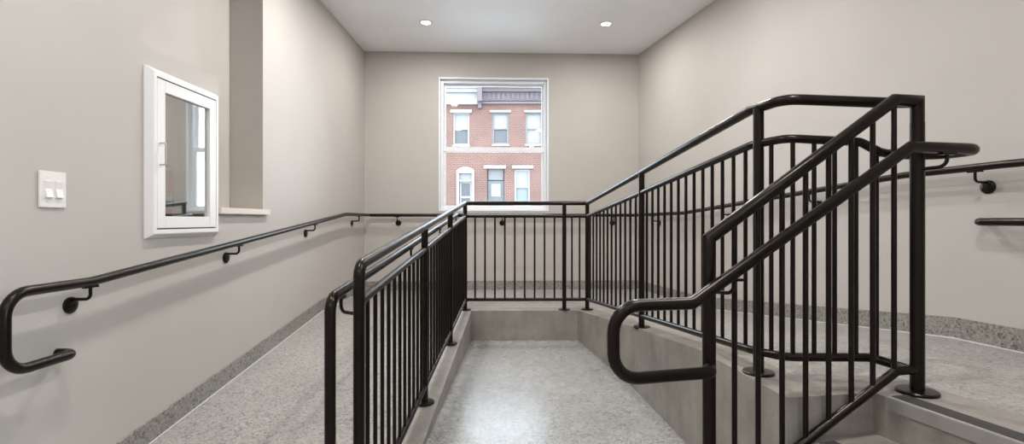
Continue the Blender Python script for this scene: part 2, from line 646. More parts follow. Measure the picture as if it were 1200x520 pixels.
# right wall
n = Vector((1, 0.21, 0)).normalized()
RU = Vector((0.21, -1, 0)).normalized()                 # along the right wall, away from the window
RO = V(RW(6.75), 6.75, 0)
GT0, GT1, GZ0, GZ1 = 6.8, 9.45, -0.45, 1.90              # unseen glazing, added to bring cool daylight onto the left wall
RP = lambda t, z, out=0.0: RO + RU * t + n * out + Vector((0, 0, z))
bm = bmesh.new()
face_grid(bm, [0, GT0, GT1, 9.9], [ZL - 0.1, GZ0, GZ1, ZC], lambda t, z: RP(t, z), lambda i, j: not (i == 1 and j == 1))
thicken(bm, n * 0.2)
struct(link('wall_right', bm, M['wall']), 'beige right wall')
bm = bmesh.new()
box(bm, V(LW - 0.25, FRONT - 0.2, ZL - 0.1), V(RW(FRONT) + 0.2, FRONT, ZC))
struct(link('wall_front', bm, M['wall']), 'beige wall behind the viewpoint')
fw = bpy.data.objects.new('added_daylight_window', None); COL.objects.link(fw); fw.location = RP((GT0 + GT1) / 2, GZ0); fw['kind'] = 'structure'  # added window out of view, there for its daylight
bm = bmesh.new()
GWD = GT1 - GT0 - 0.06
for k in range(3):
    tt_ = GT0 + GWD * k / 2
    obox(bm, RP(0, 0), RU, n, UPV, (tt_, tt_ + 0.06), (0.06, 0.14), (GZ0, GZ1))
for zz0 in (GZ0, GZ1 - 0.06):
    for k in range(2):
        obox(bm, RP(0, 0), RU, n, UPV, (GT0 + GWD * k / 2 + 0.06, GT0 + GWD * (k + 1) / 2), (0.06, 0.14), (zz0, zz0 + 0.06))
link('window_frame', bm, M['vinyl'], fw)
for k in range(2):
    bm = bmesh.new()
    obox(bm, RP(0, 0), RU, n, UPV, (GT0 + GWD * k / 2 + 0.06, GT0 + GWD * (k + 1) / 2), (0.098, 0.102), (GZ0 + 0.06, GZ1 - 0.06))
    link('glass_pane', bm, M['glass'], fw)
bm = bmesh.new(); prism(bm, [V(3.9, -10, GZ0 - 0.9), V(16, -10, GZ0 - 0.9), V(16, 6, GZ0 - 0.9), V(3.9, 6, GZ0 - 0.9)], Vector((0, 0, -0.1)))  # unseen ground added with the glazing, bounces daylight indoors
struct(link('added_bounce_ground', bm, M['asphalt']), 'unseen paving added outside the added glazing behind the viewpoint')

# baseboards ----------------------------------------------------------
def board(name, pts, nrm, h=0.112, t=0.014):
    """pts: floor-line points along the wall; nrm: into the room"""
    bm = bmesh.new()
    prev = None
    for i in range(len(pts) - 1):
        a, b = pts[i], pts[i + 1]
        up = Vector((0, 0, h)); nn = nrm * t
        lo = Vector((0, 0, -0.004))
        A = [a + lo, a + lo + nn, a + up + nn * 0.85, a + up]
        B = [b + lo, b + lo + nn, b + up + nn * 0.85, b + up]
        va = [bm.verts.new(p) for p in A]; vb = [bm.verts.new(p) for p in B]
        for k in range(4):
            j = (k + 1) % 4
            bm.faces.new((va[k], va[j], vb[j], vb[k]))
        bm.faces.new(va); bm.faces.new(list(reversed(vb)))
    return struct(link(name, bm, M['base']))
LWN = Vector((1, 0, 0)); RWN = -n
lpts = [V(LW, FRONT, ZL), V(LW, ds, ZL), V(LW, 4.98, ZLAND), V(LW, 6.44, ZLAND)]
board('baseboard_left', lpts, LWN)
board('baseboard_back', [on_back(0, ZLAND), on_back(BLEN, ZLAND)], BN)
wt = right_wall_d(S_TOP)
rpts = [V(BR.x, BR.y, ZLAND), V(xr, dr, ZLAND), V(*wt, ZTOP), V(RW(bordE.y), bordE.y, ZTOP)]
board('baseboard_right', rpts, RWN)
# pale sealant joint where the baseboard meets the floor
def joint(name, pts, nrm):
    bm = bmesh.new()
    tube(bm, [p + nrm * 0.016 + Vector((0, 0, 0.0)) for p in pts], 0.004, 0, 8)
    return struct(link(name, bm, M['caulk'], smooth=True))
joint('trim_1', lpts, LWN)
joint('trim_2', rpts, RWN)

# recess sill
bm = bmesh.new()
box(bm, V(LW - 0.235, 3.215, SILLZ - 0.035), V(LW + 0.03, 3.875, SILLZ + 0.006))
o = link('trim_3', bm, M['shelf'], bevel=0.004); struct(o, 'pale sill board at the foot of the wall recess')

# window ----------------------------------------------------------------
win = bpy.data.objects.new('window_1', None); COL.objects.link(win); win.location = on_back((W0 + W1) / 2, WZ0); win['kind'] = 'structure'
win['label'] = 'white double-hung window looking onto a red brick row house'
def wbox(name, t0, t1, z0, z1, o0, o1, mat, parent=win, bevel=0.003):
    bm = bmesh.new()
    obox(bm, on_back(0, 0), BU, Vector((0, 0, 1)), BN, (t0, t1), (z0, z1), (o0, o1))
    return link(name, bm, mat, parent, bevel=bevel)
def ring_bm(t0, t1, z0, z1, w, o0, o1, wb_=None):
    wb_ = wb_ or w
    bm = bmesh.new()
    up = Vector((0, 0, 1)); O = on_back(0, 0)
    for (a, b, c, d) in ((t0, t0 + w, z0, z1), (t1 - w, t1, z0, z1), (t0 + w, t1 - w, z0, z0 + wb_), (t0 + w, t1 - w, z1 - w, z1)):
        obox(bm, O, BU, up, BN, (a, b), (c, d), (o0, o1))
    return bm
# white reveal lining
link('window_lining', ring_bm(W0 - 0.001, W1 + 0.001, WZ0 - 0.001, WZ1 + 0.001, 0.018, -0.21, 0.004), M['vinyl'], win)
link('window_frame', ring_bm(W0 + 0.018, W1 - 0.018, WZ0 + 0.018, WZ1 - 0.018, 0.035, -0.16, -0.055), M['vinyl'], win, bevel=0.002)
zm = (258 - 174.8) / 600 * 6.55
for (z0, z1, oo) in ((WZ0 + 0.045, zm + 0.025, -0.09), (zm - 0.025, WZ1 - 0.05, -0.125)):
    s = link('sash', ring_bm(W0 + 0.048, W1 - 0.048, z0, z1, 0.028, oo - 0.03, oo), M['vinyl'], win, bevel=0.002)
    wbox('glass_pane', W0 + 0.07, W1 - 0.07, z0 + 0.02, z1 - 0.02, oo - 0.018, oo - 0.014, M['glass'], s, 0)
wbox('meeting_rail', W0 + 0.045, W1 - 0.045, zm - 0.03, zm + 0.03, -0.118, -0.07, M['vinyl'])

# ------------------------------------------------------------------ railings
R_TOP, R_MID, R_POST, R_BAL, R_HAND = 0.021, 0.017, 0.0205, 0.0088, 0.0195
UP = Vector((0, 0, 1))


def post(x, d, zbase, ztop, parent, r=R_POST, fl=0.058):
    bm = bmesh.new()
    tube(bm, [V(x, d, zbase + 0.004), V(x, d, ztop)], r, 0, 20)
    p = link('post', bm, M['black'], parent, smooth=True)
    bm = bmesh.new()
    lathe(bm, V(x, d, zbase), UP, [(0.0, fl), (0.007, fl), (0.010, fl - 0.003), (0.012, r + 0.004)], 28)
    link('base_flange', bm, M['black'], p, smooth=True)
    return p


def baluster(x, d, z0, z1, parent, r=R_BAL):
    return mk_tube('baluster', [V(x, d, z0), V(x, d, z1)], r, parent, seg=12)


GL = lambda d: (-0.462 - 0.030 * (4.98 - d))          # plan line of the left guard
zl = lambda d: ZLAND - 0.107 * (4.98 - d)             # nominal ramp line
H, HM, HB = 1.05, 0.915, 0.10
guard = thing('guardrail', V(0.1, 5.03, ZLAND), 'black pipe guardrail wrapping the sunken aisle, down the left ramp and up the right', 'railing')

NEAR = 1.86
cornerL = (GL(5.03), 5.03); cornerR = (0.742, 5.05)
# right run control points: (x, d, z_top, z_mid, z_bot)
RT = [(0.742, 5.05, 0.168, 0.040, -0.778), (0.89, 3.516, 0.322, 0.188, -0.652), (1.033, 2.145, 0.472, 0.322, -0.548)]
# curved end on to the stair landing
BP = (1.075, 2.02); CP = (1.459, 1.985); TPX = (1.504, 1.90)
# top rail: near left post bend -> left run -> end run -> right run -> landing -> stair head post
tp = [V(GL(NEAR), NEAR, zl(NEAR) + H - 0.15), V(GL(NEAR), NEAR, zl(NEAR) + H), V(cornerL[0], cornerL[1], 0.168), V(RT[0][0], RT[0][1], 0.168),
      V(1.02, 2.19, 0.470), V(*BP, 0.478), V(*CP, 0.455), V(TPX[0], TPX[1] + 0.01, 0.440)]
mk_tube('top_rail', tp, R_TOP, guard, [0, 0.05, 0, 0, 0.06, 0.09, 0.03, 0])
mp_ = [V(GL(NEAR), NEAR, zl(NEAR) + HM), V(cornerL[0], cornerL[1], 0.04), V(RT[0][0], RT[0][1], 0.040), V(1.02, 2.19, 0.320), V(1.085, 2.03, 0.325), V(1.36, 2.0, 0.306), V(1.425, 1.985, 0.264), V(1.4688, 1.9873, 0.257)]
mk_tube('middle_rail', mp_, R_MID, guard, [0, 0, 0, 0.05, 0.08, 0.04, 0.02, 0])
bp_ = [V(GL(NEAR), NEAR, zl(NEAR) + HB), V(cornerL[0], cornerL[1], -0.778), V(RT[0][0], RT[0][1], -0.778), V(1.02, 2.19, -0.553), V(1.085, 2.03, -0.542), V(1.40, 2.0, -0.535), V(TPX[0], TPX[1], -0.562)]
mk_tube('bottom_rail', bp_, R_MID, guard, [0, 0, 0, 0.05, 0.08, 0.05, 0])

# posts
post(GL(NEAR), NEAR, ZL, zl(NEAR) + H - 0.10, guard, 0.021)
lp = [3.05, 4.06]
for d in lp:
    post(GL(d), d, zleft(d), zl(d) + H, guard)
post(cornerL[0], cornerL[1], ZLAND, 0.168, guard)
post(0.515, 5.045, ZLAND, 0.168, guard)
post(cornerR[0], cornerR[1], ZLAND, 0.168, guard)
post(RT[1][0], RT[1][1], zright(*RT[1][:2]), RT[1][2], guard)
post(RT[2][0], RT[2][1], ZTOP, RT[2][2], guard, 0.0215, 0.062)

# left balusters
def span(d0, d1, n):
    return [d0 + (d1 - d0) * (k + 1) / (n + 1) for k in range(n)]
for d0, d1, nn in ((NEAR, 3.05, 11), (3.05, 4.06, 9), (4.06, 5.03, 8)):
    for d in span(d0, d1, nn):
        f = (d - NEAR) / (5.03 - NEAR)
        baluster(GL(d), d, zl(NEAR) + HB + f * (-0.778 - zl(NEAR) - HB), zl(NEAR) + HM + f * (0.04 - zl(NEAR) - HM), guard)
# end balusters
for k in range(9):
    x = cornerL[0] + (0.515 - cornerL[0]) * (k + 1) / 10
    baluster(x, 5.035, -0.778, 0.04, guard)
for k in range(2):
    x = 0.515 + (0.742 - 0.515) * (k + 1) / 3
    baluster(x, 5.047, -0.778, 0.04, guard)
# right balusters
for (A, B, nn) in ((RT[0], RT[1], 12), (RT[1], RT[2], 13)):
    for k in range(nn):
        f = (k + 1) / (nn + 1)
        x = A[0] + f * (B[0] - A[0]); d = A[1] + f * (B[1] - A[1])
        g = (5.05 - d) / (5.05 - 2.19)
        zt = min(0.04 + g * 0.28, 0.322); zb = min(-0.778 + g * 0.225, -0.55)
        baluster(x, d, zb, zt, guard)
for px_ in (903, 929, 954, 978, 1003, 1027):
    k = (px_ - 600) / 600
    # on the line BP-CP (mid rail line)
    x0, d0, x1, d1 = 1.075, 2.03, 1.40, 2.0
    f = (k * d0 - x0) / ((x1 - x0) - k * (d1 - d0))
    x = x0 + f * (x1 - x0); d = d0 + f * (d1 - d0)
    if f < 0.02: x, d = 1.066, 2.105
    zt = 0.325 - max(0, f) * 0.02 if px_ < 1010 else 0.285
    baluster(x, d, -0.54, zt, guard)

# handrail on the ramp side of the left guard
HX = lambda d: GL(d) - 0.082
hn = 1.80
hp = [V(HX(hn), hn, -1.13), V(HX(hn), hn, zl(hn) + 0.945), V(HX(4.9), 4.90, zl(4.9) + 0.925)]
hr = mk_tube('handrail', hp + [V(HX(5.03), 5.03, 0.05), V(GL(5.03), 5.03, 0.05)][:2], R_HAND, guard, [0, 0.055, 0.06, 0.04, 0])
bm = bmesh.new(); lathe(bm, V(HX(hn), hn, ZL), UP, [(0, 0.05), (0.006, 0.05), (0.009, 0.046), (0.011, 0.022)], 28)
tube(bm, [V(HX(hn), hn, ZL + 0.005), V(HX(hn), hn, -1.12)], R_HAND, 0, 16)
link('base_flange', bm, M['black'], hr, smooth=True)
for d in (NEAR, 3.05, 4.06, 4.97):
    dd = d - (0.0 if d > NEAR else 0)
    if d == NEAR: dd = 1.905
    zc = (zl(hn) + 0.945) + (dd - hn) / (4.9 - hn) * (zl(4.9) + 0.925 - zl(hn) - 0.945)
    bm = bmesh.new()
    tube(bm, [V(HX(dd), dd + 0.0, zc - 0.012), V(HX(dd), dd, zc - 0.075), V(GL(d) - 0.012, d, zc - 0.075)], 0.0065, [0, 0.025, 0], 10)
    obox(bm, V(HX(dd), dd, zc - 0.019), Vector((1, 0, 0)), Vector((0, 1, 0)), UP, (-0.011, 0.011), (-0.03, 0.03), (-0.006, 0.002))
    link('bracket', bm, M['black'], hr, smooth=True)

# stair railing --------------------------------------------------------
TP = Vector((1.504, 1.90, 0)); SD = LDIR.copy(); SF = Vector((0.168, -0.986, 0))
def ST(t, off, z):
    p = TP + SD * t + SF * off
    return V(p.x, p.y, z)
stair = thing('stair_railing', V(TP.x, TP.y, ZTOP), 'black steel stair railing descending left from the landing with a looped handrail end', 'railing')
TB = 0.8385
def str_top(t): return 0.4416 - max(0, t - 0.10) * (0.4416 + 0.062) / (TB - 0.10)
def str_bot(t): return -0.553 - max(0, t - 0.09) * (1.016 - 0.553) / (TB - 0.09)
mk_tube('top_rail', [ST(0, 0, 0.35), ST(0, 0, 0.4416), ST(0.10, 0, 0.4416), ST(TB, 0, -0.062), ST(TB, 0, -0.17)], 0.0225, stair, 0.0, seg=20)
mk_tube('bottom_rail', [ST(0, 0, -0.553), ST(0.09, 0, -0.553), ST(TB, 0, -1.016)], R_MID, stair, [0, 0.05, 0])
bm = bmesh.new(); tube(bm, [ST(0, 0, ZTOP + 0.004), ST(0, 0, 0.36)], 0.0235, 0, 24)
p = link('post', bm, M['black'], stair, smooth=True)
bm = bmesh.new(); lathe(bm, ST(0, 0, ZTOP), UP, [(0, 0.068), (0.008, 0.068), (0.012, 0.064), (0.014, 0.028)], 32)
link('base_flange', bm, M['black'], p, smooth=True)
bm = bmesh.new(); tube(bm, [ST(TB, 0, ZL + 0.004), ST(TB, 0, -0.16)], 0.0225, 0, 24)
p = link('post', bm, M['black'], stair, smooth=True)
bm = bmesh.new(); lathe(bm, ST(TB, 0, ZL), UP, [(0, 0.062), (0.008, 0.062), (0.012, 0.058), (0.014, 0.028)], 32)
link('base_flange', bm, M['black'], p, smooth=True)
for px_ in (860.7, 888.3, 916.4, 944, 971, 997.5, 1022.7, 1047.7):
    k = (px_ - 600) / 600
    t = (TP.x - k * TP.y) / (0.986 - k * 0.168)
    p0 = ST(t, 0, str_bot(t)); p1 = ST(t, 0, str_top(t))
    mk_tube('baluster', [p0, p1], 0.0093, stair, seg=12)
# handrail: bottom loop, climb, top extension, turn back to the guardrail
F = 0.085
hpts = [ST(TB, 0.0, -0.503), ST(TB + 0.03, 0.06, -0.503), ST(1.216, F, -0.503), ST(1.216, F, -0.270), ST(0.9487, F, -0.268), ST(0.123, F, 0.257),
        ST(-0.188, F, 0.257), ST(-0.188, -0.09, 0.257), ST(0.02, -0.092, 0.257)]
h2 = mk_tube('handrail', hpts, R_HAND + 0.0005, stair, [0, 0.03, 0.085, 0.085, 0.0, 0.0, 0.075, 0.075, 0], seg=20, round_end=(False, True))
def stair_bracket(t, ta, zc):
    bm = bmesh.new()
    tube(bm, [ST(t, F, zc - 0.012), ST(t, F, zc - 0.065), ST(ta, 0.012, zc - 0.068)], 0.0065, [0, 0.028, 0], 10)
    a = (SD * 1.0)
    obox(bm, ST(t, F, zc - 0.018), SD, SF, UP, (-0.03, 0.03), (-0.011, 0.011), (-0.007, 0.002))
    link('bracket', bm, M['black'], h2, smooth=True)
stair_bracket(-0.03, -0.002, 0.257)
stair_bracket(0.80, TB, 0.257 - (0.80 - 0.123) * 0.6383)

# wall handrail --------------------------------------------------------
OFF = 0.087
wallrail = thing('wall_handrail', V(LW + OFF, 2.2, ZL), 'black wall-mounted handrail running round the left, back and right walls', 'handrail')
zrail = 0.064
XL = LW + OFF
def RWP(d, z, off=OFF):                       # point in front of the right wall at plan depth d of the wall
    return V(RW(d), d, z) + RWN * off
cornR = None
# corner: intersection of the offset lines
p_b = on_back(0, 0, OFF)
dcl = p_b.y + (XL - p_b.x) * (BU.y / BU.x)
# right corner: solve
b0 = on_back(0, 0, OFF); r0 = RWP(6.0, 0); rdir = Vector((-0.21, 1, 0)).normalized()
den = BU.x * rdir.y - BU.y * rdir.x
tt = ((r0.x - b0.x) * rdir.y - (r0.y - b0.y) * rdir.x) / den
rc = b0 + BU * tt
wp = [V(LW + 0.015, 2.075, -0.538), V(XL, 2.075, -0.538), V(XL, 1.785, -0.538), V(XL, 1.785, -0.258), V(XL, 2.15, -0.258), V(XL, 5.45, zrail),
      V(XL, dcl, zrail), Vector((rc.x, rc.y, zrail + EYE)), RWP(5.35, zrail + 0.012), RWP(3.0, 0.262), RWP(2.50, 0.272), RWP(2.24, 0.272), RWP(2.24, -0.008), RWP(2.63, -0.008), RWP(2.63, -0.008, 0.015)]
mk_tube('rail', wp, R_HAND, wallrail, [0, 0.04, 0.085, 0.085, 0.0, 0.0, 0.05, 0.05, 0.1, 0.1, 0, 0.085, 0.085, 0.04, 0], seg=18)


def wall_bracket(c, nrm, along):
    """c: rail centre; nrm: into the room; along: rail direction"""
    bm = bmesh.new()
    w = c - nrm * (OFF - 0.004)
    tube(bm, [c - UP * 0.012, c - UP * 0.073, w - UP * 0.073], 0.0068, [0, 0.022, 0], 10)
    obox(bm, c - UP * 0.019, along, nrm, UP, (-0.032, 0.032), (-0.011, 0.011), (-0.006, 0.003))
    b = link('bracket', bm, M['black'], wallrail, smooth=True)
    bm = bmesh.new()
    lathe(bm, c - nrm * OFF - UP * 0.098, nrm, [(0, 0.035), (0.007, 0.035), (0.011, 0.030), (0.011, 0.012), (0.0135, 0.010), (0.0135, 0.003)], 26)
    link('rosette', bm, M['black'], b, smooth=True)
for d in (2.15, 3.32, 4.60, 5.93):
    z = -0.258 if d <= 2.15 else min(zrail, -0.258 + (d - 2.15) * (zrail + 0.258) / 3.3)
    wall_bracket(V(XL, d, z), Vector((1, 0, 0)), Vector((0, 1, 0)))
for px_ in (467, 588.5, 717.5):
    wall_bracket(on_back(t_at(px_), zrail, OFF), BN, BU)
for d, z in ((6.02, zrail), (4.72, None), (3.70, None), (2.63, 0.269)):
    if z is None: z = zrail + 0.012 + (5.35 - d) * (0.262 - zrail - 0.012) / 2.35
    wall_bracket(RWP(d, z), RWN, rdir)

# ------------------------------------------------------------------ extinguisher cabinet
cab = thing('extinguisher_cabinet', V(LW, 2.89, -0.095), 'white recessed cabinet with a reflective glass door and steel pull, on the left wall', 'cabinet')
XW = LW
def ring_left(d0, d1, z0, z1, w, x0, x1):
    bm = bmesh.new()
    for (a, b, c, e) in ((d0, d0 + w, z0, z1), (d1 - w, d1, z0, z1), (d0 + w, d1 - w, z0, z0 + w), (d0 + w, d1 - w, z1 - w, z1)):
        box(bm, V(x0, a, c), V(x1, b, e))
    return bm
# face frame: one chamfered ring
def chamfer_ring(d0, d1, z0, z1, w, x0, x1, ch):
    bm = bmesh.new()
    def loop(dd, x):
        return [bm.verts.new(V(x, a, b)) for a, b in ((d0 + dd, z0 + dd), (d1 - dd, z0 + dd), (d1 - dd, z1 - dd), (d0 + dd, z1 - dd))]
    L = [loop(0, x0), loop(0.004, x0 + 0.008), loop(ch, x1 - 0.004), loop(ch + 0.006, x1), loop(w, x1), loop(w, x0)]
    for i in range(len(L)):
        A, B = L[i], L[(i + 1) % len(L)]
        for k in range(4):
            j = (k + 1) % 4
            bm.faces.new((A[k], A[j], B[j], B[k]))
    return bm
link('face_frame', chamfer_ring(2.582, 3.205, -0.095, 0.788, 0.047, XW, XW + 0.034, 0.02), M['white'], cab)
link('door_gasket', ring_left(2.625, 3.162, -0.05, 0.743, 0.03, XW - 0.01, XW + 0.024), M['gap'], cab)
door = link('door', ring_left(2.633, 3.154, -0.041, 0.734, 0.062, XW + 0.002, XW + 0.033), M['white'], cab, bevel=0.0015)
bm = bmesh.new(); box(bm, V(XW + 0.012, 2.69, 0.015), V(XW + 0.016, 3.098, 0.68))
link('door_glass', bm, M['mirror'], door)
bm = bmesh.new()
tube(bm, [V(XW + 0.033, 2.655, 0.40), V(XW + 0.062, 2.655, 0.40), V(XW + 0.062, 2.655, 0.288), V(XW + 0.033, 2.655, 0.288)], 0.0045, [0, 0.008, 0.008, 0], 10)
hd = link('handle', bm, M['steel'], door, smooth=True); hd['label'] = 'steel pull handle'
bm = bmesh.new()
# lining box, open to the room
x0, x1, d0, d1, z0, z1 = XW - 0.15, XW + 0.0, 2.62, 3.165, -0.06, 0.75
t = 0.004
box(bm, V(x0, d0, z0), V(x0 + t, d1, z1))
box(bm, V(x0 + t, d0, z0), V(x1, d0 + t, z1)); box(bm, V(x0 + t, d1 - t, z0), V(x1, d1, z1))
box(bm, V(x0 + t, d0 + t, z0), V(x1, d1 - t, z0 + t)); box(bm, V(x0 + t, d0 + t, z1 - t), V(x1, d1 - t, z1))
link('box_lining', bm, M['inner'], cab)
# extinguisher inside
ext = thing('fire_extinguisher', V(XW - 0.075, 2.82, -0.056), 'small red fire extinguisher standing behind the cabinet glass', 'fire extinguisher')
c = V(XW - 0.075, 2.82, -0.056)
bm = bmesh.new(); lathe(bm, c, UP, [(0, 0.045), (0.01, 0.052), (0.28, 0.052), (0.31, 0.045), (0.33, 0.025), (0.345, 0.018)], 24)
link('cylinder', bm, M['red'], ext, smooth=True)
bm = bmesh.new(); lathe(bm, c + UP * 0.12, UP, [(0, 0.0528), (0.09, 0.0528)], 24)
link('sticker', bm, M['label'], ext, smooth=True)
bm = bmesh.new(); lathe(bm, c + UP * 0.345, UP, [(0, 0.014), (0.04, 0.014)], 14)
obox(bm, c + UP * 0.385, Vector((0, 1, 0)), Vector((1, 0, 0)), UP, (-0.03, 0.06), (-0.009, 0.009), (0, 0.012))
link('valve', bm, M['steel'], ext)
mk_tube('hose', [c + Vector((0, 0.014, 0.36)), c + Vector((0.01, 0.07, 0.36)), c + Vector((0.01, 0.075, 0.12))], 0.008, ext, [0, 0.03, 0], M['rubber'], 10)

# light switch ----------------------------------------------------------
sw = thing('light_switch', V(LW, 2.064, 0.05), 'white double rocker light switch on the left wall', 'light switch')
bm = bmesh.new(); box(bm, V(LW, 2.003, 0.05), V(LW + 0.008, 2.126, 0.197))
link('cover_plate', bm, M['plastic'], sw, bevel=0.003)
for dc in (2.040, 2.087):
    bm = bmesh.new(); box(bm, V(LW + 0.007, dc - 0.0175, 0.086), V(LW + 0.0095, dc + 0.0175, 0.160))
    fr = link('switch_surround', bm, M['plastic'], sw, bevel=0.001)
    bm = bmesh.new()
    prof = [V(LW + 0.009, dc - 0.0145, 0.089), V(LW + 0.019, dc - 0.0145, 0.092), V(LW + 0.0105, dc - 0.0145, 0.126), V(LW + 0.013, dc - 0.0145, 0.156), V(LW + 0.009, dc - 0.0145, 0.157)]
    prism(bm, prof, Vector((0, 0.029, 0)))
    link('rocker', bm, M['plastic'], fr)
    for zc in (0.073, 0.174):
        bm = bmesh.new(); lathe(bm, V(LW + 0.0078, dc, zc), Vector((1, 0, 0)), [(0, 0.0032), (0.0012, 0.0028)], 10)
        link('screw', bm, M['plastic'], sw)

# ------------------------------------------------------------------ downlights
def downlight(x, d, label, power):
    g = thing('recessed_downlight', V(x, d, ZC), label, 'ceiling light', 'round recessed ceiling downlights')
    bm = bmesh.new()
    seg = 32; rings = []
    for r, z in ((0.048, ZC - 0.001), (0.052, ZC - 0.006), (0.070, ZC - 0.006), (0.074, ZC - 0.001)):
        rings.append([bm.verts.new(V(x + r * math.cos(2 * PI * k / seg), d + r * math.sin(2 * PI * k / seg), z)) for k in range(seg)])
    for i in range(4):
        A, B = rings[i], rings[(i + 1) % 4]
        for k in range(seg):
            j = (k + 1) % seg
            bm.faces.new((A[k], A[j], B[j], B[k]))
    link('trim_ring', bm, M['white'], g, smooth=True)
    bm = bmesh.new(); lathe(bm, V(x, d, ZC - 0.0035), UP, [(0, 0.0485), (0.003, 0.0485)], 32)
    link('lens', bm, M['lens'], g)
    L = bpy.data.lights.new('downlight_lamp', 'AREA')
    L.shape = 'DISK'; L.size = 0.11; L.energy = power; L.color = (1.0, 0.97, 0.945)
    lo = bpy.data.objects.new('downlight_lamp', L); COL.objects.link(lo)
    lo.location = V(x, d, ZC - 0.012)
POW = 17
downlight(-0.925, 5.50, 'glowing round downlight left of the window', 11)
downlight(1.016, 5.54, 'glowing round downlight right of the window', 11)
for i, d in enumerate((3.85, 1.3, -1.3)):
    for x, w in ((-0.85, 'left'), (0.95 + 0.1 * i, 'right')):
        downlight(x, d, 'round ceiling downlight on the %s, %s row from the window' % (w, ('second', 'third', 'fourth')[i]), (27 if x < 0 else 19, 17 if x < 0 else 20, 16)[i])

# ------------------------------------------------------------------ outside
FY = 24.0
fx = lambda px: (px - 600) / 600 * FY
fz = lambda y: (258 - y) / 600 * FY
GZ = -1.9
def fbox(name, x0, x1, y0, y1, z0, z1, mat, parent, bevel=0):
    bm = bmesh.new(); box(bm, V(min(x0, x1), y0, z0), V(max(x0, x1), y1, z1))
    return link(name, bm, mat, parent, bevel=bevel)
XB = fx(560)
lh = thing('brick_row_house', V(fx(500), FY, GZ), 'red brick row house with a white cornice, seen through the left of the window', 'building', 'brick row houses across the street')
rh = thing('brick_row_house', V(fx(640), FY, GZ), 'red brick row house with a mauve cornice, seen through the right of the window', 'building', 'brick row houses across the street')
def facade(house, x0, x1, holes):
    xs = sorted(set([x0, x1] + [h[0] for h in holes] + [h[1] for h in holes]))
    zs = sorted(set([GZ, fz(103)] + [h[2] for h in holes] + [h[3] for h in holes]))
    bm = bmesh.new()
    def keep(i, j):
        cx = (xs[i] + xs[i + 1]) / 2; cz = (zs[j] + zs[j + 1]) / 2
        return not any(h[0] < cx < h[1] and h[2] < cz < h[3] for h in holes)
    face_grid(bm, xs, zs, lambda x, z: V(x, FY, z), keep)
    thicken(bm, Vector((0, 0.35, 0)))
    link('brick_front', bm, M['brick'], house)
    fbox('roof', x0, x1, FY + 0.35, FY + 9, fz(104) - 0.2, fz(104), M['greyt'], house)
    fbox('house_body', x0 + 0.01, x1 - 0.01, FY + 0.6, FY + 9, GZ, fz(104) - 0.2, M['pane'], house)
def hwin(house, px0, px1, y0, y1, frame, kind, lintel=None, open_h=None):
    x0, x1, z1, z0 = fx(px0), fx(px1), fz(y0), fz(y1)
    w = 0.075
    bm = bmesh.new()
    for (a, b, c, e) in ((x0, x0 + w, z0, z1), (x1 - w, x1, z0, z1), (x0 + w, x1 - w, z0, z0 + w), (x0 + w, x1 - w, z1 - w, z1), (x0 + w, x1 - w, (z0 + z1) / 2 - 0.03, (z0 + z1) / 2 + 0.03)):
        box(bm, V(a, FY + 0.06, c), V(b, FY + 0.22, e))
    f = link('window', bm, frame, house)
    zm_ = (z0 + z1) / 2
    up, lo = kind
    fbox('pane', x0 + w, x1 - w, FY + 0.12, FY + 0.14, zm_ + 0.03, z1 - w, up, f)
    fbox('pane', x0 + w, x1 - w, FY + 0.16, FY + 0.18, z0 + w, zm_ - 0.03, lo, f)
    if lintel:
        lx0, lx1, ly0, ly1 = lintel
        fbox('lintel', fx(lx0), fx(lx1), FY - 0.12, FY + 0.05, fz(ly1), fz(ly0), M['trimw'], house)
    fbox('window_sill', x0 - 0.04, x1 + 0.04, FY - 0.06, FY + 0.1, z0 - 0.07, z0, M['trimw'], house)
H_ = lambda px0, px1, y0, y1: (fx(px0), fx(px1), fz(y1), fz(y0))
# left house
facade(lh, fx(440), XB, [H_(531, 550, 132, 170), H_(536, 555, 203, 266), H_(492, 511, 132, 170), H_(492, 511, 199, 240), H_(452, 471, 132, 170), H_(452, 471, 199, 240)])
for p in (452, 492, 531):
    hwin(lh, p, p + 19, 132, 170, M['trimw'], (M['blind'], M['pane']), (p - 3, p + 22, 129, 132.5))
for p in (452, 492):
    hwin(lh, p, p + 19, 199, 240, M['trimw'], (M['blind'], M['teal']), (p - 3, p + 22, 195, 198.5))
def cornice(house, x0, x1, mat, ys):
    bm = bmesh.new()
    for (ya, yb, dep) in ys:
        box(bm, V(x0, FY - dep, fz(yb)), V(x1, FY + 0.1, fz(ya)))
    link('cornice', bm, mat, house)
cornice(lh, fx(440), XB, M['trimw'], ((99, 106, 0.55), (106, 110, 0.4), (110, 117, 0.18), (117, 123, 0.25)))
cornice(rh, XB + 0.02, fx(760), M['mauve'], ((98, 105, 0.5), (105, 109, 0.35), (109, 119, 0.14), (120, 122.3, 0.18)))
bm = bmesh.new()
x = XB + 0.5
while x < fx(755):
    box(bm, V(x, FY - 0.20, fz(118)), V(x + 0.09, FY - 0.13, fz(109.2)))
    x += 0.22
link('cornice_brackets', bm, M['mauve'], rh)
bm = bmesh.new(); box(bm, V(XB, FY - 0.5, fz(121)), V(XB + 0.22, FY + 0.02, fz(103))); box(bm, V(XB + 0.02, FY - 0.3, fz(128)), V(XB + 0.18, FY + 0.02, fz(121)))
link('party_wall_bracket', bm, M['mauve'], rh)
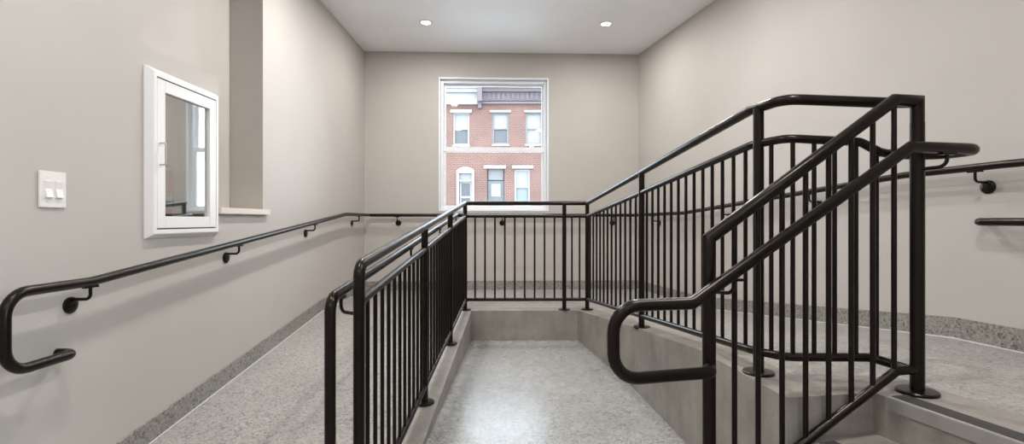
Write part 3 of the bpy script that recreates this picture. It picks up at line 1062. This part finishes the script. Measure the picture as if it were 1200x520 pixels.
# arched white doorway on the left house
def arch_door(house):
    x0, x1, zt, zb = fx(535), fx(556), fz(199.5), fz(266)
    bm = bmesh.new()
    cx = (x0 + x1) / 2; hw = (x1 - x0) / 2
    for k in range(8):
        a0 = x0 + (x1 - x0) * k / 8; a1 = x0 + (x1 - x0) * (k + 1) / 8
        h = lambda a: zt + 0.16 * (1 - ((a - cx) / hw) ** 2)
        prism(bm, [V(a0, FY - 0.08, zt - 0.14), V(a1, FY - 0.08, zt - 0.14), V(a1, FY - 0.08, h(a1)), V(a0, FY - 0.08, h(a0))], Vector((0, 0.2, 0)))
    box(bm, V(x0, FY - 0.08, zb), V(x0 + 0.12, FY + 0.12, zt - 0.14)); box(bm, V(x1 - 0.12, FY - 0.08, zb), V(x1, FY + 0.12, zt - 0.14))
    box(bm, V(x0 + 0.12, FY - 0.02, fz(212.5)), V(x1 - 0.12, FY + 0.12, fz(210.5)))
    f = link('door_frame', bm, M['trimw'], house)
    fbox('transom', x0 + 0.12, x1 - 0.12, FY + 0.07, FY + 0.1, fz(210.5), zt - 0.14, M['blind'], f)
    bm = bmesh.new()
    a, b = x0 + 0.14, x1 - 0.14
    for (p, q, r, s) in ((a, a + .08, zb, fz(212.5)), (b - .08, b, zb, fz(212.5)), (a + .08, b - .08, fz(214.5), fz(212.5)), (a + .08, b - .08, fz(232), fz(229.5)), (a + .08, b - .08, zb, zb + .5)):
        box(bm, V(p, FY + 0.1, r), V(q, FY + 0.16, s))
    d = link('storm_door', bm, M['trimw'], house)
    fbox('door_pane', a + .08, b - .08, FY + 0.14, FY + 0.15, zb + .5, fz(214.5), M['pane'], d)
arch_door(lh)
# right house
facade(rh, XB, fx(760), [H_(577, 596, 132, 169), H_(616, 635, 132, 169), H_(571, 591, 198, 266), H_(603, 621, 198.5, 240), H_(655, 674, 132, 169), H_(695, 714, 132, 169), H_(650, 670, 198.5, 240)])
hwin(rh, 577, 596, 132, 169, M['greyt'], (M['blind'], M['pane']), (574, 599, 129.5, 132))
hwin(rh, 616, 635, 132, 169, M['greyt'], (M['blind'], M['blind']), (614, 638, 129.5, 132))
hwin(rh, 655, 674, 132, 169, M['greyt'], (M['blind'], M['pane']), (652, 677, 129.5, 132))
hwin(rh, 695, 714, 132, 169, M['greyt'], (M['blind'], M['pane']), (692, 717, 129.5, 132))
hwin(rh, 603, 621, 198.5, 240, M['trimw'], (M['blind'], M['teal']), (600, 625, 194, 197.6))
hwin(rh, 650, 670, 198.5, 240, M['trimw'], (M['blind'], M['teal']), (647, 673, 194, 197.6))
fbox('lintel', fx(567), fx(593), FY - 0.12, FY + 0.05, fz(197.6), fz(194), M['trimw'], rh)
dr_ = fbox('front_door', fx(571.5), fx(590.5), FY + 0.16, FY + 0.22, fz(266), fz(211.5), M['doorgr'], rh)
fbox('door_pane', fx(575.5), fx(586.5), FY + 0.14, FY + 0.165, fz(230), fz(215), M['blind'], dr_)
fbox('transom', fx(572), fx(590), FY + 0.16, FY + 0.2, fz(210.5), fz(198), M['greyt'], dr_)
for h, p0, p1 in ((lh, 533, 558), (rh, 568, 594)):
    bm = bmesh.new()
    for k in range(4):
        box(bm, V(fx(p0), FY - 1.3 + 0.28 * k, GZ), V(fx(p1), FY, fz(266) - 1.2 + 0.3 * (k + 1)))
    link('front_steps', bm, M['conc'], h)
bm = bmesh.new(); prism(bm, [V(-30, 6.95, GZ - 0.2), V(30, 6.95, GZ - 0.2), V(30, 45, GZ - 0.2), V(-30, 45, GZ - 0.2)], Vector((0, 0, 0.2)))
o = link('street_ground', bm, M['asphalt']); struct(o, 'street between the window and the brick houses')

# ------------------------------------------------------------------ light from outside
w = bpy.data.worlds.new('overcast_sky'); SC.world = w; w.use_nodes = True
bg = w.node_tree.nodes['Background']
bg.inputs['Color'].default_value = (0.78, 0.88, 1.0, 1)
bg.inputs['Strength'].default_value = 7.0
P = bpy.data.lights.new('window_portal', 'AREA')
P.shape = 'RECTANGLE'; P.size = W1 - W0; P.size_y = WZ1 - WZ0
P.cycles.is_portal = True
po = bpy.data.objects.new('window_portal', P); COL.objects.link(po)
c = on_back((W0 + W1) / 2, (WZ0 + WZ1) / 2, -0.23)
po.location = c
po.rotation_euler = BN.to_track_quat('-Z', 'Y').to_euler()

P2 = bpy.data.lights.new('added_window_portal', 'AREA')  # sky sampling for the added glazing
P2.shape = 'RECTANGLE'; P2.size = GT1 - GT0; P2.size_y = GZ1 - GZ0
P2.cycles.is_portal = True
po = bpy.data.objects.new('added_window_portal', P2); COL.objects.link(po)
po.location = RP((GT0 + GT1) / 2, (GZ0 + GZ1) / 2, 0.21)
po.rotation_euler = (-n).to_track_quat('-Z', 'Y').to_euler()

# ------------------------------------------------------------------ camera
cd = bpy.data.cameras.new('camera'); cam = bpy.data.objects.new('camera', cd); COL.objects.link(cam)
cd.sensor_width = 36; cd.sensor_fit = 'HORIZONTAL'; cd.lens = 18.0
cd.shift_y = -2 / 1200
cd.clip_start = 0.05
cam.location = V(0, 0, 0); cam.rotation_euler = (PI / 2, 0, 0)
SC.camera = cam
vs = SC.view_settings
vs.view_transform = 'Standard'; vs.look = 'None'; vs.gamma = 1; vs.use_curve_mapping = False
vs.exposure = 0.62
